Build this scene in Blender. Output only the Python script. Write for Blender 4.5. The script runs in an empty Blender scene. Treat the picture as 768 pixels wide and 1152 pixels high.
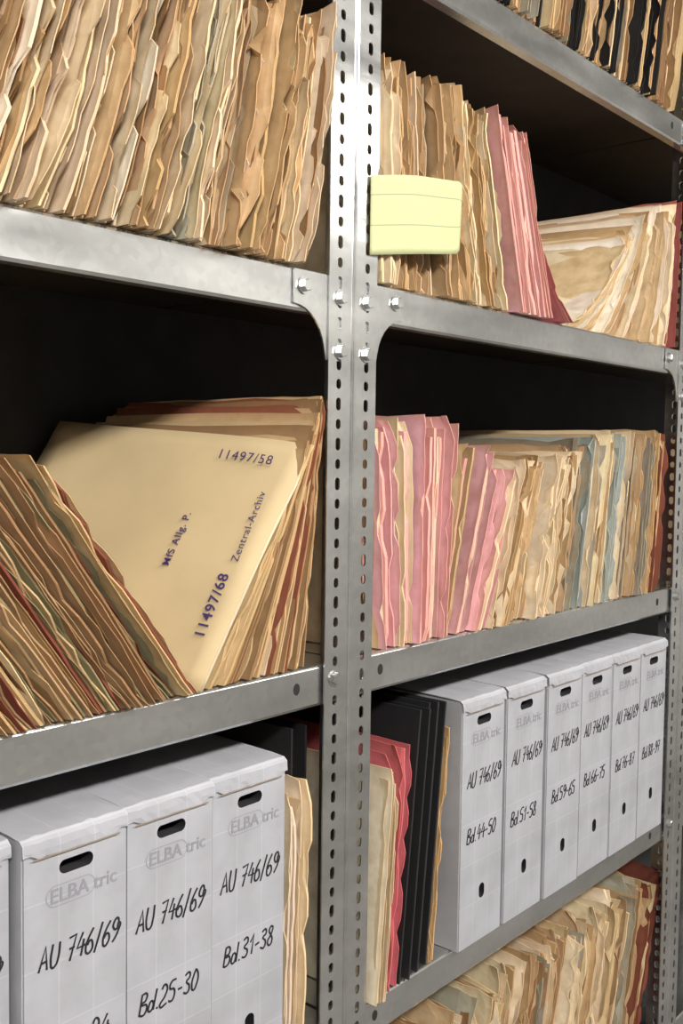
import bpy, bmesh, math, random
from mathutils import Vector, Matrix, noise
Z0=1.3; W=.8454; S1=Z0+.4; S2=Z0; S3=Z0-.39455; S0=Z0+.77339; S4=Z0-.79; S5=.12; SM=Z0+1.15
sc=bpy.context.scene; COL=bpy.context.collection
sc.view_settings.view_transform='Standard'
def link(o,parent=None):
    COL.objects.link(o)
    if parent: o.parent=parent
    return o
def empty(n):
    o=bpy.data.objects.new(n,None);o.empty_display_size=.05;return link(o)
# ---------------------------------------------------------------- materials
def mat(name):
    m=bpy.data.materials.new(name);m.use_nodes=True;nt=m.node_tree;b=nt.nodes['Principled BSDF'];return m,nt,b
def N(nt,t,**k):
    n=nt.nodes.new(t)
    for a,v in k.items():
        if a.startswith('i_'): n.inputs[a[2:]].default_value=v
        else: setattr(n,a,v)
    return n
def ramp(nt,src,p0,c0,p1,c1):
    r=nt.nodes.new('ShaderNodeValToRGB');e=r.color_ramp.elements
    e[0].position=p0;e[0].color=(*c0,1);e[1].position=p1;e[1].color=(*c1,1);nt.links.new(src,r.inputs[0]);return r
def mul(nt,a,b,f=1):
    m=nt.nodes.new('ShaderNodeMix');m.data_type='RGBA';m.blend_type='MULTIPLY';m.inputs[0].default_value=f
    nt.links.new(a,m.inputs[6]);nt.links.new(b,m.inputs[7]);return m.outputs[2]
def paper_mat():
    m,nt,b=mat('aged_paper')
    a=N(nt,'ShaderNodeAttribute',attribute_name='Col');g=N(nt,'ShaderNodeAttribute',attribute_name='pg')
    vm=N(nt,'ShaderNodeVectorMath',operation='MULTIPLY');vm.inputs[1].default_value=(1300,1.5,0);nt.links.new(g.outputs['Vector'],vm.inputs[0])
    n1=N(nt,'ShaderNodeTexNoise');n1.inputs['Scale'].default_value=1;n1.inputs['Detail'].default_value=2;nt.links.new(vm.outputs[0],n1.inputs['Vector'])
    r1=ramp(nt,n1.outputs['Fac'],.3,(.57,.50,.43),.6,(1.0,1.0,1.0))
    tc=N(nt,'ShaderNodeTexCoord')
    n2=N(nt,'ShaderNodeTexNoise');n2.inputs['Scale'].default_value=45;n2.inputs['Detail'].default_value=6;nt.links.new(tc.outputs['Object'],n2.inputs['Vector'])
    r2=ramp(nt,n2.outputs['Fac'],.3,(.81,.76,.67),.6,(1.05,1.04,1.03))
    # brown, brittle border of every old sheet
    sp=N(nt,'ShaderNodeSeparateXYZ');nt.links.new(g.outputs['Vector'],sp.inputs[0])
    ad=N(nt,'ShaderNodeMath',operation='MULTIPLY');nt.links.new(sp.outputs[2],ad.inputs[0]);nt.links.new(n2.outputs['Fac'],ad.inputs[1])
    r3=ramp(nt,ad.outputs[0],.15,(1,1,1),.62,(.76,.66,.55))
    c=mul(nt,a.outputs['Color'],r1.outputs[0],.8);c=mul(nt,c,r2.outputs[0]);c=mul(nt,c,r3.outputs[0])
    nt.links.new(c,b.inputs['Base Color']);b.inputs['Roughness'].default_value=.8;b.inputs['Specular IOR Level'].default_value=.25
    bp=N(nt,'ShaderNodeBump');bp.inputs['Strength'].default_value=.4;bp.inputs['Distance'].default_value=.002;nt.links.new(n2.outputs['Fac'],bp.inputs['Height']);nt.links.new(bp.outputs[0],b.inputs['Normal'])
    return m
def metal_mat():
    m,nt,b=mat('galvanized_steel');b.inputs['Metallic'].default_value=.93
    tc=N(nt,'ShaderNodeTexCoord')
    mp=N(nt,'ShaderNodeMapping');mp.inputs['Scale'].default_value=(.3,1,1);nt.links.new(tc.outputs['Object'],mp.inputs[0])
    n=N(nt,'ShaderNodeTexNoise');n.inputs['Scale'].default_value=16;n.inputs['Detail'].default_value=6;nt.links.new(mp.outputs[0],n.inputs['Vector'])
    v=N(nt,'ShaderNodeTexVoronoi');v.inputs['Scale'].default_value=130;nt.links.new(tc.outputs['Object'],v.inputs['Vector'])
    r=ramp(nt,n.outputs['Fac'],.3,(.54,.55,.555),.7,(.76,.77,.77))
    r2=ramp(nt,v.outputs['Color'],.1,(.90,.90,.90),.9,(1,1,1))
    nt.links.new(mul(nt,r.outputs[0],r2.outputs[0]),b.inputs['Base Color'])
    r3=ramp(nt,n.outputs['Fac'],.3,(.13,.13,.13),.7,(.27,.27,.27));nt.links.new(r3.outputs[0],b.inputs['Roughness'])
    bp=N(nt,'ShaderNodeBump');bp.inputs['Strength'].default_value=.16;bp.inputs['Distance'].default_value=.004;nt.links.new(n.outputs['Fac'],bp.inputs['Height']);nt.links.new(bp.outputs[0],b.inputs['Normal'])
    return m
def plain(name,c,rough=.6,metal=0,var=.12,sc_=20):
    m,nt,b=mat(name);tc=N(nt,'ShaderNodeTexCoord');n=N(nt,'ShaderNodeTexNoise');n.inputs['Scale'].default_value=sc_;n.inputs['Detail'].default_value=4
    nt.links.new(tc.outputs['Object'],n.inputs['Vector'])
    r=ramp(nt,n.outputs['Fac'],.3,tuple(x*(1-var) for x in c),.7,tuple(min(1,x*(1+var)) for x in c))
    nt.links.new(r.outputs[0],b.inputs['Base Color']);b.inputs['Roughness'].default_value=rough;b.inputs['Metallic'].default_value=metal;return m
def box_mat():
    m,nt,b=mat('grey_printed_cardboard');tc=N(nt,'ShaderNodeTexCoord')
    mp=N(nt,'ShaderNodeMapping');mp.inputs['Rotation'].default_value=(math.radians(90),0,0);nt.links.new(tc.outputs['Object'],mp.inputs[0])
    br=N(nt,'ShaderNodeTexBrick',offset=0);br.inputs['Color1'].default_value=(.375,.38,.42,1);br.inputs['Color2'].default_value=(.365,.37,.41,1);br.inputs['Mortar'].default_value=(.42,.43,.47,1)
    br.inputs['Scale'].default_value=1;br.inputs['Mortar Size'].default_value=.0009;br.inputs['Mortar Smooth'].default_value=.8;br.inputs['Brick Width'].default_value=.0325;br.inputs['Row Height'].default_value=.052
    nt.links.new(mp.outputs[0],br.inputs['Vector'])
    n=N(nt,'ShaderNodeTexNoise');n.inputs['Scale'].default_value=18;n.inputs['Detail'].default_value=5;nt.links.new(tc.outputs['Object'],n.inputs['Vector'])
    r=ramp(nt,n.outputs['Fac'],.3,(.84,.84,.83),.65,(1.03,1.03,1.03))
    nt.links.new(mul(nt,br.outputs['Color'],r.outputs[0]),b.inputs['Base Color']);b.inputs['Roughness'].default_value=.6
    bp=N(nt,'ShaderNodeBump');bp.inputs['Strength'].default_value=.3;bp.inputs['Distance'].default_value=.003;nt.links.new(n.outputs['Fac'],bp.inputs['Height']);nt.links.new(bp.outputs[0],b.inputs['Normal'])
    return m
PAPER=paper_mat();METAL=metal_mat();BOXM=box_mat()
DARK=plain('painted_hole_shade',(.012,.012,.014),.9);INK=plain('black_marker_ink',(.012,.012,.015),.5);VINK=plain('violet_stamp_ink',(.05,.025,.12),.7)  # first material has the shade inside holes painted into its colour
LOGO=plain('pale_print',(.25,.255,.29),.6);EDGE=plain('torn_cardboard_edge',(.25,.20,.165),.8)
UNDERSHADE=plain('painted_underside_shade',(.022,.018,.014),.6,.2,.3)  # near-black colour puts shade onto the steel shelf undersides
# ---------------------------------------------------------------- mesh helpers
def mesh_obj(n,v,f,m,parent=None,smooth=False):
    me=bpy.data.meshes.new(n);me.from_pydata(v,[],f);me.update()
    for x in (m if isinstance(m,list) else [m]): me.materials.append(x)
    if smooth:
        for p in me.polygons: p.use_smooth=True
    return link(bpy.data.objects.new(n,me),parent)
def box(n,a,b,m,parent=None,bev=0):
    v=[(x,y,z) for x in(a[0],b[0]) for y in(a[1],b[1]) for z in(a[2],b[2])]
    o=mesh_obj(n,v,[(0,1,3,2),(4,6,7,5),(0,4,5,1),(2,3,7,6),(0,2,6,4),(1,5,7,3)],m,parent)
    if bev:
        md=o.modifiers.new('b','BEVEL');md.width=bev;md.segments=2
    return o
def extrude_x(n,prof,x0,x1,th,m,parent):
    k=len(prof);v=[(x0,y,z) for y,z in prof]+[(x1,y,z) for y,z in prof]
    o=mesh_obj(n,v,[(i,i+1,k+i+1,k+i) for i in range(k-1)],m,parent)
    md=o.modifiers.new('s','SOLIDIFY');md.thickness=th;md.offset=0;return o
# ---------------------------------------------------------------- shelving
rack=empty('metal_shelving_rack')
YB=.3095
def shelf(x0,x1,z,nm):
    h=.042;d=.35;y0=.0045
    p=[(y0+.014,z-h+.004),(y0+.014,z-h),(y0+.0015,z-h),(y0,z-h+.0025),(y0,z-.0035)]
    for i in range(1,5):
        a=math.pi/2*i/4;p.append((y0+.0035*(1-math.cos(a)),z-.0035+.0035*math.sin(a)-.0008))
    q=[(d-y,zz) for y,zz in p][::-1]
    extrude_x(nm,p+q,x0,x1,.0012,METAL,rack)
    box(nm+'_underside_shade',(x0+.001,y0+.003,z-.0060),(x1-.001,YB,z-.0022),UNDERSHADE,rack)  # added dark slab that paints shade beneath the deck
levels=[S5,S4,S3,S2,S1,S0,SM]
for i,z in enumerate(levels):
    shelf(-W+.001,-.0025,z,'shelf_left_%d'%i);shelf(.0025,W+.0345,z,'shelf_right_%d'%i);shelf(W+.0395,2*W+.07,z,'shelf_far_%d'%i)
PX=W+.037
def post(cx,sx,cy,sy,nm,h=2.5):
    wd=.0375;r=.003;v=[];f=[]
    per=.0205;n=int(h/per)
    def strip(fn):
        for k in range(n):
            zc=per*(k+.5)
            uu=(wd+r)/2+.001;hw=.0037;hh=.0066 if k%2==0 else .0052
            b0=len(v);K=16
            for j in range(K):
                a=2*math.pi*j/K+math.pi/K;c,s=math.cos(a),math.sin(a)
                zz=s*hw+(hh-hw)*(1 if s>0 else -1)
                v.append(fn(uu+c*hw,zc+zz))
            for j in range(K):
                a=2*math.pi*j/K+math.pi/K;c,s=math.cos(a),math.sin(a);m_=max(abs(c),abs(s));c/=m_;s/=m_
                ur=(wd-uu) if c>0 else (uu-r)
                c=1 if c>.99 else (-1 if c<-.99 else c)
                v.append(fn(uu+c*ur,zc+s*per/2))
            for j in range(K):
                j2=(j+1)%K;f.append((b0+j,b0+j2,b0+K+j2,b0+K+j))
            for ang,cc in ((math.pi/4,(1,1)),(3*math.pi/4,(-1,1)),(5*math.pi/4,(-1,-1)),(7*math.pi/4,(1,-1))):
                ja=int((ang-math.pi/K)/(2*math.pi/K));jb=(ja+1)%K
                ur=(wd-uu) if cc[0]>0 else (uu-r)
                v.append(fn(uu+cc[0]*ur,zc+cc[1]*per/2));f.append((b0+K+ja,b0+K+jb,len(v)-1))
    strip(lambda u,z:(cx+sx*u,cy,z))
    strip(lambda u,z:(cx,cy+sy*u,z))
    b0=len(v);q=4
    for j in range(q+1):
        a=math.pi/2*j/q;x=cx+sx*r*(1-math.sin(a));y=cy+sy*r*(1-math.cos(a))
        v.append((x,y,0));v.append((x,y,per*n))
    for j in range(q): f.append((b0+2*j,b0+2*j+1,b0+2*j+3,b0+2*j+2))
    o=mesh_obj(nm,v,f,METAL,rack)
    bm=bmesh.new();bm.from_mesh(o.data);bmesh.ops.remove_doubles(bm,verts=bm.verts,dist=.00005);bmesh.ops.recalc_face_normals(bm,faces=bm.faces);bm.to_mesh(o.data);bm.free()
    md=o.modifiers.new('s','SOLIDIFY');md.thickness=.0018;md.offset=0
    return o
for i,c in enumerate((0,PX)):
    for s in (-1,1):
        post(c+s*.0008,s,.0,1,'post_front_%d%s'%(i,'l' if s<0 else 'r'))
        post(c+s*.0008,s,.352,-1,'post_rear_%d%s'%(i,'l' if s<0 else 'r'))
post(-W-.002,1,0,1,'post_front_end');post(-W-.002,1,.352,-1,'post_rear_end')
def hexbolt(x,z,i,y=-.0009,hole=False):
    v=[];f=[]
    def ring(r,yy,k):
        b=len(v)
        for j in range(k):
            a=2*math.pi*(j+.3)/k;v.append((x+r*math.cos(a),yy,z+r*math.sin(a)))
        return b
    def side(a,b,k):
        for j in range(k): f.append((a+j,a+(j+1)%k,b+(j+1)%k,b+j))
    a=ring(.0085,y,20);b=ring(.0085,y-.0014,20);side(a,b,20);f.append(tuple(range(b,b+20)))
    c=ring(.0066,y-.0014,6);d=ring(.0066,y-.0048,6);e=ring(.0056,y-.0058,6);side(c,d,6);side(d,e,6);f.append(tuple(range(e,e+6)))
    mesh_obj('bolt_%s'%i,v,f,METAL,rack)
def gusset(xc,s,z,i):
    pts=[(.003,-.003),(.088,-.003),(.088,-.036)]
    for k in range(1,8):
        a=math.pi/2*k/8;pts.append((.088-.046*math.sin(a),-.036-.048*(1-math.cos(a))))
    pts+=[(.040,-.088),(.003,-.088)]
    n=len(pts);v=[(xc+s*x,.0012,z+zz) for x,zz in pts]+[(xc+s*x,.0032,z+zz) for x,zz in pts]
    f=[tuple(range(n)),tuple(range(2*n-1,n-1,-1))]+[(k,(k+1)%n,n+(k+1)%n,n+k) for k in range(n)]
    mesh_obj('gusset_%s'%i,v,f,METAL,rack)
    hexbolt(xc+s*.074,z-.018,'%s_a'%i,.0008);hexbolt(xc+s*.021,z-.024,'%s_b'%i);hexbolt(xc+s*.021,z-.078,'%s_c'%i)
for i,(xc,s,z) in enumerate(((0,-1,S1),(0,1,S1),(PX,-1,S1),(PX,1,S1),(0,-1,SM),(0,1,SM),(0,-1,S5),(0,1,S5))): gusset(xc,s,z,i)
hexbolt(-.023,S2-.016,'m1');hexbolt(PX-.021,S2-.016,'m2');hexbolt(PX-.021,S3-.016,'m3')
def lip_hole(x,z,i):
    K=16;v=[(x+.0045*math.cos(2*math.pi*j/K),.0036,z+.006*math.sin(2*math.pi*j/K)) for j in range(K)]
    mesh_obj('lip_hole_%d'%i,v,[tuple(range(K))],DARK,rack)  # flat dark disc, the hole's shade painted in
for i,(x,z) in enumerate(((-.075,S2-.02),(.06,S2-.02),(W-.05,S2-.02),(.06,S3-.02),(W-.05,S3-.02),(W-.05,S0-.02),(W-.05,S1-.02))): lip_hole(x,z,i)
BACKM=plain('painted_back_shade',(.010,.011,.012),.85,.0,.3)  # near-black colour stands in for shade deep in the rack
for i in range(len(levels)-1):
    box('back_shade_sheet_%d'%i,(-W,YB+.0005,levels[i]+.001),(2*W+.07,YB+.0025,levels[i+1]-.0062),BACKM,rack)  # added dark sheet in place of shade, covers the rear posts
# ---------------------------------------------------------------- paper / files
class Buf:
    def __init__(s): s.v=[];s.f=[];s.c=[];s.g=[]
def nz(a,b,c): return noise.noise(Vector((a,b,c)))
def sheet(B,bx,yf,z,lean,rot,depth,h,th,col,crump=.002,curl=0,bow=0,tear=.002,seed=0,ns=7,nt=18,topv=.002,dog=0,clampx=None):
    U=Vector((math.sin(lean),0,math.cos(lean)));D=Vector((-math.sin(rot),math.cos(rot),0))
    base=len(B.v);sg=[(i/ns)**2.0 for i in range(ns+1)]
    for side in (0,1):
        for i,s in enumerate(sg):
            w=math.exp(-s*depth/.016);w2=math.exp(-s*depth/.09)
            for j in range(nt+1):
                t=j/nt
                n1=nz(s*depth*45,t*h*30,seed*7.3);n2=nz(s*depth*9,t*h*7,seed*3.1+5)
                hf=nz(t*h*130,seed*5.1,s*4)
                dx=crump*(.55*n1*w+.22*hf*w+.9*n2*w2)+curl*w*(.8+.45*nz(t*1.6,seed,1.))
                P=Vector((bx+side*th+dx*(.2+.8*min(1,t*4)),yf,z))+D*(s*depth)+U*(t*h)
                if i==0:
                    k=nz(t*h*34,seed*2.2,3.3);k2=nz(t*h*170,seed,9)
                    e=tear*(.9*k+.8*k2)
                    if k>.30: e+=tear*2.6
                    if dog and t>.9: e+=dog*(t-.9)*10
                    P=P+D*e
                elif i==1 and dog and t>.9: P=P+D*dog*(t-.9)*10
                if j==nt: P.z+=topv*(nz(s*depth*30,seed*4.1,2.)*1.8)
                b=bow*math.sin(math.pi*t);P.x-=b*math.cos(lean);P.z+=b*math.sin(lean)
                if P.z<z+.0012: P.z=z+.0012
                if P.y>YB-.001: P.y=YB-.001
                for pc in (0,PX):
                    if abs(P.x-pc)<.0405 and P.y<.0065: P.y=.0065
                B.v.append(P);B.c.append(col);B.g.append((bx+side*th+seed*.013,t*h+s*.3,max(math.exp(-s*depth/.004),math.exp(-(1-t)*h/.006))))
    M=nt+1;L=(ns+1)*M
    for i in range(ns):
        for j in range(nt):
            a=base+i*M+j
            B.f.append((a,a+M,a+M+1,a+1));a+=L;B.f.append((a,a+1,a+M+1,a+M))
    for j in range(nt):
        a=base+j;B.f.append((a,a+1,a+1+L,a+L))
    for i in range(ns):
        a=base+i*M+nt;B.f.append((a,a+M,a+M+L,a+L))
        a=base+i*M;B.f.append((a,a+L,a+M+L,a+M))
def jit(rng,c,a=.1):
    k=1+rng.uniform(-a,a);return (c[0]*k,c[1]*k*(1+rng.uniform(-.03,.03)),c[2]*k*(1+rng.uniform(-.07,.07)),1)
CREAM=(.86,.75,.56);TAN=(.62,.45,.27);MAN=(.68,.53,.33);PINK=(.86,.50,.54);PGW=(.86,.80,.69);BRN=(.40,.26,.145);RED=(.26,.085,.06);OLV=(.33,.32,.20);BLU=(.40,.47,.50);BLK=(.015,.015,.017);GRY=(.42,.41,.35);ROSE=(.72,.20,.25)
def file_(B,rng,x,T,yf,z,lean,rot,depth,h,cov,pages,crump=.003,curl=.006,bow=0,tear=.0025,yv=.007,pin=.014,npg=(.0008,.0034),hv=.06,topv=.002):
    c=jit(rng,cov,.08);seed=rng.random()*100
    h=h*rng.uniform(1-hv,1.02);yf=yf+rng.uniform(-yv,yv*.8)
    sheet(B,x,yf,z,lean,rot,depth,h,.0010,c,crump,-curl*rng.uniform(-.4,1),bow,tear,seed,dog=rng.choice([0,0,.006,.015]),topv=topv)
    xx=x+.0016
    while xx<x+T-.003:
        th=min(rng.uniform(*npg),x+T-.0014-xx)
        if rng.random()<.25: pc=jit(rng,cov,.14);yy=yf+rng.uniform(-.004,.006);cr=crump;cl=rng.uniform(-curl,curl)
        else: pc=jit(rng,rng.choice(pages),.12);yy=yf+rng.uniform(.001,pin);cr=crump*.5;cl=rng.uniform(-curl,curl)*.4
        sheet(B,xx,yy,z,lean,rot,depth-.02,h*rng.uniform(.9,.985),th,pc,cr,cl,bow,tear*.8,seed+xx*40,6,14,dog=rng.choice([0,0,0,.008]),topv=topv)
        xx+=th+rng.uniform(.0001,.0016)
    sheet(B,x+T-.0012,yf+rng.uniform(-.002,.006),z,lean,rot,depth,h*rng.uniform(.95,1.0),.0010,jit(rng,cov,.08),crump,curl*rng.uniform(-.4,1),bow,tear,seed+3,dog=rng.choice([0,0,.006,.012]),topv=topv)
def finish(B,n):
    me=bpy.data.meshes.new(n);me.from_pydata(B.v,[],B.f);me.update()
    a=me.color_attributes.new('Col','FLOAT_COLOR','POINT');a.data.foreach_set('color',[k for c in B.c for k in c])
    g=me.attributes.new('pg','FLOAT_VECTOR','POINT');g.data.foreach_set('vector',[k for c in B.g for k in c])
    me.materials.append(PAPER);me.polygons.foreach_set('use_smooth',[False]*len(me.polygons))
    return link(bpy.data.objects.new(n,me))
def lerp(a,b,t): return a+(b-a)*max(0,min(1,t))
def row(n,x0,x1,z,yf,depth,h,lean,rot,pal,seed,T=(.01,.022),crump=.003,curl=.006,pages=(PGW,CREAM,TAN),bow=0,tear=.0025,B=None,fin=True,lj=.6,gap=.0008,**k):
    rng=random.Random(seed);B=B or Buf();x=x0
    while x<x1-.004:
        t=(x-x0)/(x1-x0);T_=min(rng.uniform(*T),x1-x);c=pal(t,rng) if callable(pal) else rng.choice(pal)
        le=math.radians(lerp(lean[0],lean[1],t)+rng.uniform(-lj,lj));hh=lerp(h[0],h[1],t) if isinstance(h,tuple) else h
        bw=bow*rng.uniform(.6,1.3)
        file_(B,rng,x,T_,yf,z,le,math.radians(lerp(rot[0],rot[1],t)),depth,hh,c,pages,crump,curl,bw,tear,**k);x+=T_+gap*rng.uniform(.5,2)
    if fin: return finish(B,n)
    return B
DP=.295
# A: worn files, upper left
row('archive_file_row',-.66,-.085,S1,-.010,DP,.262,(21,11),(0,0),lambda t,r:CREAM if r.random()<.84-.35*t else (TAN if r.random()<.85 else GRY),12,(.012,.028),.0048,.011,(CREAM,CREAM,PGW,TAN,BRN),tear=.006,lj=1.8,gap=.0028,yv=.011,pin=.028,hv=.11,topv=.009,bow=-.003)
# B: files leaning left, pink folders, then slumped files
B=row('x',.043,.315,S1,-.002,DP,(.248,.25),(-3,-14),(0,0),lambda t,r:r.choice([TAN,MAN,CREAM,MAN,TAN]),23,(.014,.028),.0036,.009,(TAN,MAN,CREAM,BRN),tear=.0045,fin=False,lj=1.2,gap=.0018,pin=.02,yv=.008,topv=.005)
B=row('x',.319,.40,S1,-.010,DP,.245,(-16,-20),(0,0),[PINK],24,(.018,.026),.0012,.005,(PINK,PGW,PINK),B=B,fin=False,tear=.001,npg=(.003,.007))
finish(B,'archive_file_row')
B=Buf();rng=random.Random(21)
n=30
for k in range(n):
    t=k/(n-1);x=.470+.345*t;le=math.radians(56-51*t**.75+rng.uniform(-1.8,1.8));hh=(.255-.015*t)*rng.uniform(.84,1.0);yy=.004+rng.uniform(-.008,.018)
    col=rng.choice([CREAM,PGW,MAN,TAN,CREAM]) if t<.45 else rng.choice([MAN,TAN,MAN,CREAM,TAN])
    bw=-(.015-.011*t)*rng.uniform(.7,1.2);rot=math.radians(8*(1-t)+rng.uniform(-.8,.8))
    for q in range(rng.choice([2,3])):
        sheet(B,x+q*.0032,yy+rng.uniform(0,.010),S1,le-math.radians(q*.8),rot,.275,hh*rng.uniform(.93,1.0),rng.uniform(.0008,.0026),jit(rng,col if q%2==0 else rng.choice([PGW,col]),.14),.003,rng.uniform(-.006,.009),bw,.003,k*3.7+q,dog=rng.choice([0,0,.01,.02]))
sheet(B,.825,.001,S1,math.radians(3),0,.295,.240,.0015,(.35,.10,.10,1),.001,0,0,.001,99)
sheet(B,.800,.006,S1,math.radians(6),math.radians(1),.292,.242,.0012,(.42,.15,.14,1),.002,0,-.004,.001,98)
for q in range(3): sheet(B,.455-q*.004,-.010+q*.003,S1,math.radians(-46+q*3),math.radians(-4),.28,.125-q*.01,.0012,(.66,.22,.24,1) if q!=1 else (.80,.40,.42,1),.003,.004,.006,.001,97+q)
finish(B,'archive_file_row')
# C left: files leaning left
row('archive_file_row',-.70,-.212,S2,-.006,DP-.02,.270,(-30,-37),(10,14),lambda t,r:r.choice([MAN,TAN,OLV,BRN,RED,TAN,CREAM]),43,(.009,.018),.0022,.005,(TAN,OLV,MAN,MAN,TAN,RED),tear=.0022,lj=1.0,gap=.0014,npg=(.0008,.0028),pin=.012)
# C right: folders leaning right, cover visible
B=Buf();rng=random.Random(7)
n=26
for k in range(n):
    t=k/(n-1);le=math.radians(33-28*t);x=-.206+.142*t;rot=math.radians(18.5*(1-t));hh=.268+.012*t
    if k==0: continue
    col=jit(rng,rng.choice([MAN,MAN,BRN,TAN,CREAM] if k<20 else [TAN,BRN,MAN]),.12)
    sheet(B,x,.001+rng.uniform(0,.006),S2,le,rot,.295,hh*rng.uniform(.93,1.0) if k<18 else hh*rng.uniform(.98,1.0),rng.uniform(.001,.004),col,.0015,rng.uniform(-.003,.003),-.004,.001,k*3.1)
    if k in(15,19): sheet(B,x+.003,.0,S2,le,rot,.295,hh*1.01,.001,(.32,.12,.075,1),.002,0,0,.002,k*3.1)
finish(B,'archive_file_row')
# manila folder whose cover faces us
fold=empty('manila_folder')
le=math.radians(33);rot=math.radians(18.4);U=Vector((math.sin(le),0,math.cos(le)));D=Vector((-math.sin(rot),math.cos(rot),.075)).normalized()
FB=Vector((-.2065,0,S2+.001));Nn=U.cross(D).normalized()
def cover(off,dep,hgt,nm,m):
    v=[];ns,nt=16,16
    for i in range(ns+1):
        for j in range(nt+1):
            a=dep*i/ns;b=hgt*j/nt
            dd=.003*math.sin(a*14+1)*math.sin(b*9)+.010*math.exp(-a/.03)*math.exp(-((b-hgt)/.07)**2)*-.6
            rr=0
            if i==0: rr=.0008*nz(b*120,1,1)
            v.append(FB+D*(a+rr)+U*b+Nn*(dd+off))
    M_=nt+1;f=[(i*M_+j,(i+1)*M_+j,(i+1)*M_+j+1,i*M_+j+1) for i in range(ns) for j in range(nt)]
    o=mesh_obj(nm,v,f,m,fold,True);md=o.modifiers.new('s','SOLIDIFY');md.thickness=.0007;md.offset=0
MANM=plain('manila_card',(.53,.41,.235),.75,0,.10,9)
cover(.0,.310,.270,'front_cover',MANM);cover(-.004,.310,.262,'rear_cover',MANM)
for q in range(3): cover(-.001-.001*q,.30,.258-.003*q,'page_%d'%q,plain('page_%d'%q,(.66,.58,.42),.8))
def stamp(txt,a,b,size,alongU,m,bold=0,parent=fold):
    c=bpy.data.curves.new('stamp_text','FONT');c.body=txt;c.size=size;c.offset=bold;c.extrude=.0001;c.materials.append(m);c.space_character=1.15
    o=link(bpy.data.objects.new('stamp_text',c),parent)
    xa,ya=(U,D) if alongU else (-D,U)
    za=xa.cross(ya).normalized();P=FB+D*a+U*b+Nn*(.0036+.003*abs(math.sin(a*14+1)*math.sin(b*9)))
    o.matrix_world=Matrix(((xa.x,ya.x,za.x,P.x),(xa.y,ya.y,za.y,P.y),(xa.z,ya.z,za.z,P.z),(0,0,0,1)));return o
stamp('11497/58',.094,.240,.0150,False,VINK);stamp('11497/68',.018,.048,.0155,True,VINK,.0002);stamp('Zentral-Archiv',.018,.128,.0112,True,VINK);stamp('MfS Allg. P.',.088,.114,.0112,True,VINK,.0001)
# E: pink + tan + grey files
B=row('x',.045,.178,S2,.002,DP,(.262,.262),(-6,5),(0,0),lambda t,r:MAN if t<.1 else (CREAM if .3<t<.5 else PINK),51,(.018,.026),.0018,.007,(PINK,PINK,PGW),fin=False,tear=.002,yv=.012,npg=(.002,.006),gap=.002)
B=row('x',.181,.265,S2,.002,DP,(.25,.21),(13,25),(0,0),lambda t,r:MAN if t<.15 else PINK,52,(.013,.02),.0018,.006,(PINK,PINK,CREAM),B=B,fin=False,tear=.002,yv=.009,npg=(.002,.006),gap=.002)
B=row('x',.268,.50,S2,.0,DP,(.225,.25),(20,12),(0,0),lambda t,r:r.choice([TAN,CREAM,CREAM,MAN,GRY]),53,(.013,.026),.0045,.010,(CREAM,TAN,CREAM,BRN),tear=.0045,B=B,fin=False,lj=1.6,gap=.002,pin=.02,yv=.01,topv=.005)
B=row('x',.503,.79,S2,.0,DP,(.255,.265),(11,7),(0,0),lambda t,r:(BLU if t<.04 or .28<t<.4 or .62<t<.68 else r.choice([TAN,GRY,MAN,CREAM,GRY])) if t<.85 else RED,54,(.012,.020),.003,.007,(TAN,CREAM,CREAM,GRY),B=B,fin=False,lj=.9)
finish(B,'archive_file_row')
# F / G
row('archive_file_row',.05,.79,S4,.025,.283,.30,(12,17),(0,0),lambda t,r:r.choice([TAN,CREAM,MAN,CREAM,GRY,CREAM,TAN]) if t<.93 else RED,61,(.010,.020),.0045,.009,(CREAM,TAN,MAN,BRN),tear=.004,lj=1.5,yv=.012,hv=.1,topv=.005)
row('archive_file_row',.10,.79,S0,.0,DP,.26,(8,12),(0,0),lambda t,r:r.choice([TAN,BLK,MAN,BRN,GRY,BLK,BLK]),62,(.012,.026),.003,.007,(CREAM,TAN,BRN),yv=.01)
row('archive_file_row',W+.09,W+.5,S2,.0,DP,.25,(5,5),(0,0),[TAN,MAN],63);row('archive_file_row',W+.09,W+.5,S1,.0,DP,.25,(5,5),(0,0),[TAN,MAN],64)
row('archive_file_row',-.70,-.08,S0,.0,DP,.25,(5,5),(0,0),[TAN,MAN,BRN],65)
row('archive_file_row',-.78,-.52,S3,.01,.285,.27,(2,2),(0,0),[TAN,MAN,BRN],66)
# binders and loose files on S3
row('pink_folder_row',.045,.094,S3,-.004,.28,(.275,.285),(5,6),(0,0),lambda t,r:CREAM if t<.3 else ROSE,71,(.014,.020),.002,.006,(PGW,CREAM,PGW),tear=.0015)
def binder(x,w,z,y,h,lean,seed):
    e=empty('lever_arch_binder');e.location=(x,y,z);e.rotation_euler=(0,math.radians(lean),0)
    K=plain('black_binder_board',(.02,.02,.022),.45)
    d=.275
    box('left_board',(0,0,.001),(.0025,d,h),K,e,.0008);box('right_board',(w-.0025,0,.001),(w,d,h),K,e,.0008)
    box('spine',(.0025,d-.004,.001),(w-.0025,d,h),K,e,.0008)
    pg=plain('binder_pages',(.30,.26,.19),.8,0,.3,300)
    box('pages',(.006,.03,.006),(w-.006,d-.02,h-.03),pg,e)
binder(.099,.021,S3,.0,.318,6,1);binder(.1215,.02,S3,.004,.322,6,2);binder(.143,.018,S3,.006,.318,6,3)
row('archive_file_row',.1635,.179,S3,.004,.26,.285,(6,6),(0,0),[TAN],72,(.012,.02),.002,.003,(TAN,CREAM))
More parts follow.
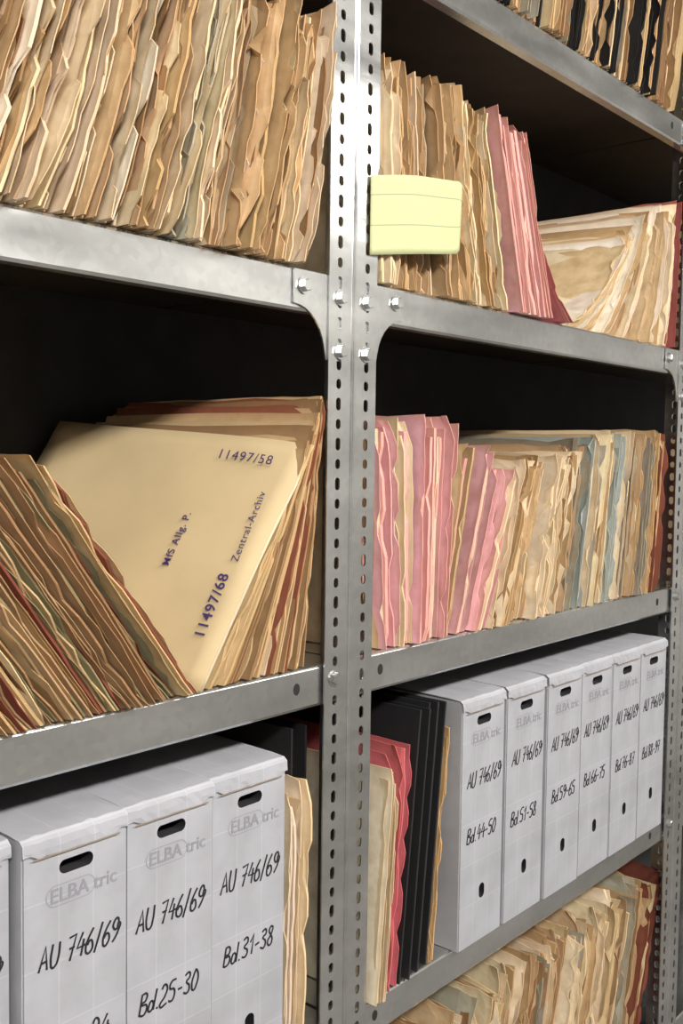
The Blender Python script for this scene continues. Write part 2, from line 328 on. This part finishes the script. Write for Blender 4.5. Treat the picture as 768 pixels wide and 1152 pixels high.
row('archive_file_row',-.094,-.066,S3,.002,.27,.285,(2,2),(0,0),[CREAM],73,(.012,.02),.002,.004,(PGW,CREAM))
binder(-.054,.024,S3,.03,.325,0,4)
# ---------------------------------------------------------------- hand written marker glyphs
G={'A':[[(0,0),(.3,1),(.6,0)],[(.1,.35),(.52,.38)]],'U':[[(0,1),(0,.25),(.15,0),(.35,.02),(.5,.3),(.52,1)]],
'7':[[(0,.95),(.5,1),(.2,0)],[(.08,.5),(.46,.53)]],'4':[[(.3,1),(0,.4),(.56,.42)],[(.42,.68),(.36,-.02)]],
'6':[[(.42,1),(.12,.62),(0,.25),(.15,0),(.4,.06),(.46,.32),(.28,.48),(.06,.34)]],'/':[[(0,-.12),(.4,1.1)]],
'9':[[(.46,.8),(.28,1),(.06,.86),(.08,.6),(.3,.52),(.47,.78),(.4,.35),(.12,0)]],
'B':[[(0,0),(.05,1)],[(.02,.98),(.38,.95),(.38,.64),(.08,.53),(.44,.44),(.48,.14),(.28,0),(0,.02)]],
'd':[[(.4,.32),(.2,.5),(.02,.3),(.06,.05),(.24,0),(.4,.32)],[(.5,1),(.42,0)]],'.':[[(.02,0),(.07,.03)]],'-':[[(.02,.4),(.36,.43)]],
'0':[[(.25,1),(.06,.75),(0,.3),(.18,0),(.4,.2),(.46,.7),(.25,1)]],'1':[[(0,.68),(.26,1),(.2,0)]],
'2':[[(0,.8),(.2,1),(.4,.8),(.3,.45),(0,0),(.5,.04)]],'3':[[(0,.92),(.3,1),(.4,.76),(.15,.55),(.42,.35),(.3,.02),(0,.1)]],
'5':[[(.46,1),(.1,.98),(.05,.6),(.33,.56),(.44,.26),(.25,0),(0,.06)]],
'8':[[(.4,.85),(.2,1),(.04,.8),(.2,.55),(.42,.25),(.2,0),(0,.2),(.25,.55),(.4,.85)]]}
GW={'/':.42,'.':.14,'-':.4,'1':.32,' ':.35,'A':.62}
def hand(txt,x0,zb,width,h,y,parent,rng):
    tot=sum(GW.get(c,.5)+.16 for c in txt)-.16;k=width/tot
    cu=bpy.data.curves.new('handwriting','CURVE');cu.dimensions='3D';cu.bevel_depth=.00105;cu.bevel_resolution=1;cu.materials.append(INK);cu.use_fill_caps=True
    x=0
    for c in txt:
        for st in G.get(c,[]):
            sp=cu.splines.new('BEZIER');sp.bezier_points.add(len(st)-1)
            for i,(a,b) in enumerate(st):
                bp=sp.bezier_points[i];bp.co=((x+a)*k+b*h*.16+rng.uniform(-.0003,.0003),0,b*h*(1.0)+rng.uniform(-.0005,.0005));bp.handle_left_type=bp.handle_right_type='AUTO' if len(st)>3 else 'VECTOR'
        x+=GW.get(c,.5)+.16
    o=link(bpy.data.objects.new('handwriting',cu),parent);o.location=(x0,y,zb);o.scale=(1,.25,1);return o
# ---------------------------------------------------------------- archive boxes
def oval(cx,cz,w,h,n=20):
    r=min(w,h)/2;p=[]
    for j in range(n):
        a=2*math.pi*j/n;c,s=math.cos(a),math.sin(a)
        p.append((cx+r*c+(w/2-r)*(1 if c>0 else -1),cz+r*s+(h/2-r)*(1 if s>0 else -1)))
    return p
BW=.0975;BH=.312
def make_box_mesh():
    prof=[(0,0),(0,.308),(.003,.3115),(.26,BH),(.26,0)]
    n=len(prof);v=[(0,y,z) for y,z in prof]+[(BW,y,z) for y,z in prof]
    f=[tuple(range(n)),tuple(range(2*n-1,n-1,-1))]+[(k,n+k,n+(k+1)%n,(k+1)%n) for k in range(n)]
    me=bpy.data.meshes.new('box');me.from_pydata(v,[],f);bm=bmesh.new();bm.from_mesh(me);bmesh.ops.recalc_face_normals(bm,faces=bm.faces)
    bmesh.ops.bevel(bm,geom=[e for e in bm.edges if abs(e.verts[0].co.x-e.verts[1].co.x)<1e-5 and e.verts[0].co.y<.01 and e.verts[1].co.y<.01],offset=.0014,segments=2,affect='EDGES');bm.to_mesh(me);bm.free()
    me.materials.append(BOXM);me.materials.append(DARK)
    o=bpy.data.objects.new('tmp',me);COL.objects.link(o);cut=[]
    for pts in (oval(BW/2,.283,.032,.0115),oval(BW*.52,.063,.0125,.019)):
        k=len(pts);v=[(x,-.02,z) for x,z in pts]+[(x,.02,z) for x,z in pts]
        f=[tuple(range(k)),tuple(range(2*k-1,k-1,-1))]+[(j,(j+1)%k,k+(j+1)%k,k+j) for j in range(k)]
        m2=bpy.data.meshes.new('c');m2.from_pydata(v,[],f);b2=bmesh.new();b2.from_mesh(m2);bmesh.ops.recalc_face_normals(b2,faces=b2.faces);b2.to_mesh(m2);b2.free();m2.materials.append(BOXM);m2.materials.append(DARK)
        for p in m2.polygons:p.material_index=1
        c=bpy.data.objects.new('c',m2);COL.objects.link(c);cut.append(c)
        md=o.modifiers.new('x','BOOLEAN');md.object=c;md.operation='DIFFERENCE';md.solver='EXACT'
    bpy.context.view_layer.update();dg=bpy.context.evaluated_depsgraph_get();r=bpy.data.meshes.new_from_object(o.evaluated_get(dg))
    for c in cut+[o]: bpy.data.objects.remove(c)
    return r
BOXMESH=make_box_mesh();rngb=random.Random(5)
def logo(parent):
    c=bpy.data.curves.new('printed_label','FONT');c.body='ELBA tric';c.size=.0165;c.offset=.0003;c.extrude=.00008;c.materials.append(LOGO)
    o=link(bpy.data.objects.new('printed_label',c),parent);o.location=(.024,-.0003,.256);o.rotation_euler=(math.pi/2,0,0)
    a=oval(.0435,.2615,.046,.0175,32);b=oval(.0435,.2615,.0445,.016,32);k=32
    v=[(x,-.0003,z) for x,z in a]+[(x,-.0003,z) for x,z in b]
    mesh_obj('label_ring',v,[(j,(j+1)%k,k+(j+1)%k,k+j) for j in range(k)],LOGO,parent)
def abox(x,y,z,l1,l2,rotz=0,lift=0):
    e=empty('archive_box');e.location=(x,y,z+.0005);e.rotation_euler=(0,0,math.radians(rotz))
    o=link(bpy.data.objects.new('cardboard_body',BOXMESH),e)
    v=[];nx=14;pr=[(.262,BH+.0008),(.14,BH+.0018+rngb.uniform(0,.003)),(.02,BH+.0016),(.0035,BH+.0006),(-.0010,BH-.003),(-.0014,.303),(-.0015,.2965)]
    k=len(pr)
    for i in range(nx+1):
        u=i/nx;xx=-.0005+(BW+.001)*u
        for q,(yy,zz) in enumerate(pr):
            j=.0009*nz(xx*120,q*1.7,x*50)
            if q==k-1 and (u<.08 or u>.92): zz+=.0035
            v.append((xx,yy+(j if q>2 else 0),zz+j*1.2))
    f=[(i*k+j,i*k+j+1,(i+1)*k+j+1,(i+1)*k+j) for i in range(nx) for j in range(k-1)]
    lo=mesh_obj('lid',v,f,BOXM,e);md=lo.modifiers.new('s','SOLIDIFY');md.thickness=.0011;md.offset=0
    v=[];
    for i in range(nx+1):
        u=i/nx;xx=.008+(BW-.016)*u;j=.0009*nz(xx*220,3,x*50)
        v+= [(xx,-.0024,.2956+j*.4),(xx,-.0024,.2970+j)]
    mesh_obj('flap_edge',v,[(2*i,2*i+2,2*i+3,2*i+1) for i in range(nx)],EDGE,e)
    logo(e)
    if l1: hand(l1,.010+rngb.uniform(0,.004),.204+rngb.uniform(-.003,.003),.075,.019,-.0004,e,rngb)
    if l2: hand(l2,.013+rngb.uniform(0,.004),.128+rngb.uniform(-.004,.004),.065,.018,-.0004,e,rngb)
for x,y,t in ((-.4975,-.002,'Bd.11-17'),(-.3955,-.012,'Bd.18-24'),(-.2965,-.010,'Bd.25-30'),(-.1975,-.006,'Bd.31-38')): abox(x,y,S3,'AU 746/69',t,rngb.uniform(-.2,.2))
for x,t in ((.209,'Bd.44-50'),(.312,'Bd.51-58'),(.4145,'Bd.59-65'),(.515,'Bd.66-75'),(.6145,'Bd.76-87'),(.714,'Bd.88-97')): abox(x,rngb.uniform(-.010,-.005),S3,'AU 746/69',t,rngb.uniform(-.2,.2))
# ---------------------------------------------------------------- green index card
def card():
    m,nt,b=mat('green_index_card');at=N(nt,'ShaderNodeAttribute',attribute_name='pg');sx=N(nt,'ShaderNodeSeparateXYZ');nt.links.new(at.outputs['Vector'],sx.inputs[0])
    def line(o,k,w):
        mm=N(nt,'ShaderNodeMath',operation='MULTIPLY');mm.inputs[1].default_value=k;nt.links.new(sx.outputs[o],mm.inputs[0])
        fr=N(nt,'ShaderNodeMath',operation='FRACT');nt.links.new(mm.outputs[0],fr.inputs[0])
        lt=N(nt,'ShaderNodeMath',operation='LESS_THAN');lt.inputs[1].default_value=w;nt.links.new(fr.outputs[0],lt.inputs[0]);return lt
    l1=line(1,2.6,.035)
    r=ramp(nt,l1.outputs[0],0,(.47,.50,.27),1,(.26,.30,.18));nt.links.new(r.outputs[0],b.inputs['Base Color']);b.inputs['Roughness'].default_value=.75
    v=[];g=[];ni,nj=32,12
    for i in range(ni+1):
        a=i/ni
        for j in range(nj+1):
            q=j/nj
            x=.022+.137*a;y=-.0035-.022*a-.002*math.sin(math.pi*a*1.5)+.0016*math.sin(a*9+q*2)*a
            zb=S1+.026+.020*a;zt=zb+.082+.003*math.sin(math.pi*a)-.002*a
            if a>.955:
                k=.045*(1-math.sqrt(max(0,1-((a-.955)/.045)**2)));hh=zt-zb;zb+=k*hh;zt-=k*hh
            z=zb+(zt-zb)*q
            v.append((x,y,z));g.append((a+.03,q+.02,0))
    M_=nj+1;f=[(i*M_+j,(i+1)*M_+j,(i+1)*M_+j+1,i*M_+j+1) for i in range(ni) for j in range(nj)]
    o=mesh_obj('green_index_card',v,f,m,None,True);ga=o.data.attributes.new('pg','FLOAT_VECTOR','POINT');ga.data.foreach_set('vector',[k for c in g for k in c])
    md=o.modifiers.new('s','SOLIDIFY');md.thickness=.00025
card()
# ---------------------------------------------------------------- room
YW=-2.6
FL=plain('concrete_floor',(.20,.19,.18),.6);WL=plain('white_wall_paint',(.56,.55,.53),.8,0,.03,3);CE=plain('ceiling_paint',(.5,.5,.48),.9,0,.03,3)
box('floor',(-3,YW,-.1),(4,1.0,0),FL);box('ceiling',(-3,YW,2.75),(4,1.0,2.85),CE)
box('wall_back',(-3,1.0,0),(4,1.1,2.75),WL);box('wall_front',(-3,YW-.1,0),(4,YW,2.75),WL);box('wall_left',(-3.1,YW,0),(-3,1.1,2.75),WL);box('wall_right',(4,YW,0),(4.1,1.1,2.75),WL)
EM,nt,b=mat('lamp_tube');b.inputs['Emission Color'].default_value=(1,.97,.9,1);b.inputs['Emission Strength'].default_value=5
WH=plain('lamp_housing_white',(.8,.8,.8),.4)
YL=-1.75
for x,tilt,en in ((-1.5,50,62),(.3,50,66),(2.3,-8,40)):  # third lamp is added out of view to feed reflections in the steel
    e=empty('fluorescent_ceiling_lamp');box('housing',(x-.65,YL-.15,2.70),(x+.65,YL+.15,2.749),WH,e,.004)
    K=14
    for dy in (-.07,.07):
        v=[]
        for xx in (x-.6,x+.6):
            for j in range(K): v.append((xx,YL+dy+.013*math.cos(2*math.pi*j/K),2.675+.013*math.sin(2*math.pi*j/K)))
        mesh_obj('tube',v,[(j,(j+1)%K,K+(j+1)%K,K+j) for j in range(K)],EM,e)
    l=bpy.data.lights.new('tube_light','AREA');l.shape='RECTANGLE';l.size=1.2;l.size_y=.25;l.energy=en;l.color=(1,.96,.895)
    o=link(bpy.data.objects.new('tube_light',l),e);o.location=(x,YL+.02,2.62);o.rotation_euler=(math.radians(tilt),0,0)
w=bpy.data.worlds.new('room_world');sc.world=w;w.use_nodes=True;w.node_tree.nodes['Background'].inputs[0].default_value=(.2,.2,.2,1)
# ---------------------------------------------------------------- camera
th,ph,ro,f_=.70911,.0564,.01353,1143.8
F=Vector((math.cos(th)*math.cos(ph),math.sin(th)*math.cos(ph),-math.sin(ph)));R0=Vector((math.sin(th),-math.cos(th),0));U0=R0.cross(F)
R=R0*math.cos(ro)+U0*math.sin(ro);Uc=U0*math.cos(ro)-R0*math.sin(ro)
cam=bpy.data.cameras.new('camera');co=link(bpy.data.objects.new('camera',cam))
co.matrix_world=Matrix(((R.x,Uc.x,-F.x,-.81425),(R.y,Uc.y,-F.y,-.68667),(R.z,Uc.z,-F.z,.21649+Z0),(0,0,0,1)))
cam.sensor_fit='VERTICAL';cam.sensor_height=36;cam.lens=f_/1152*36;cam.clip_start=.01;sc.camera=co
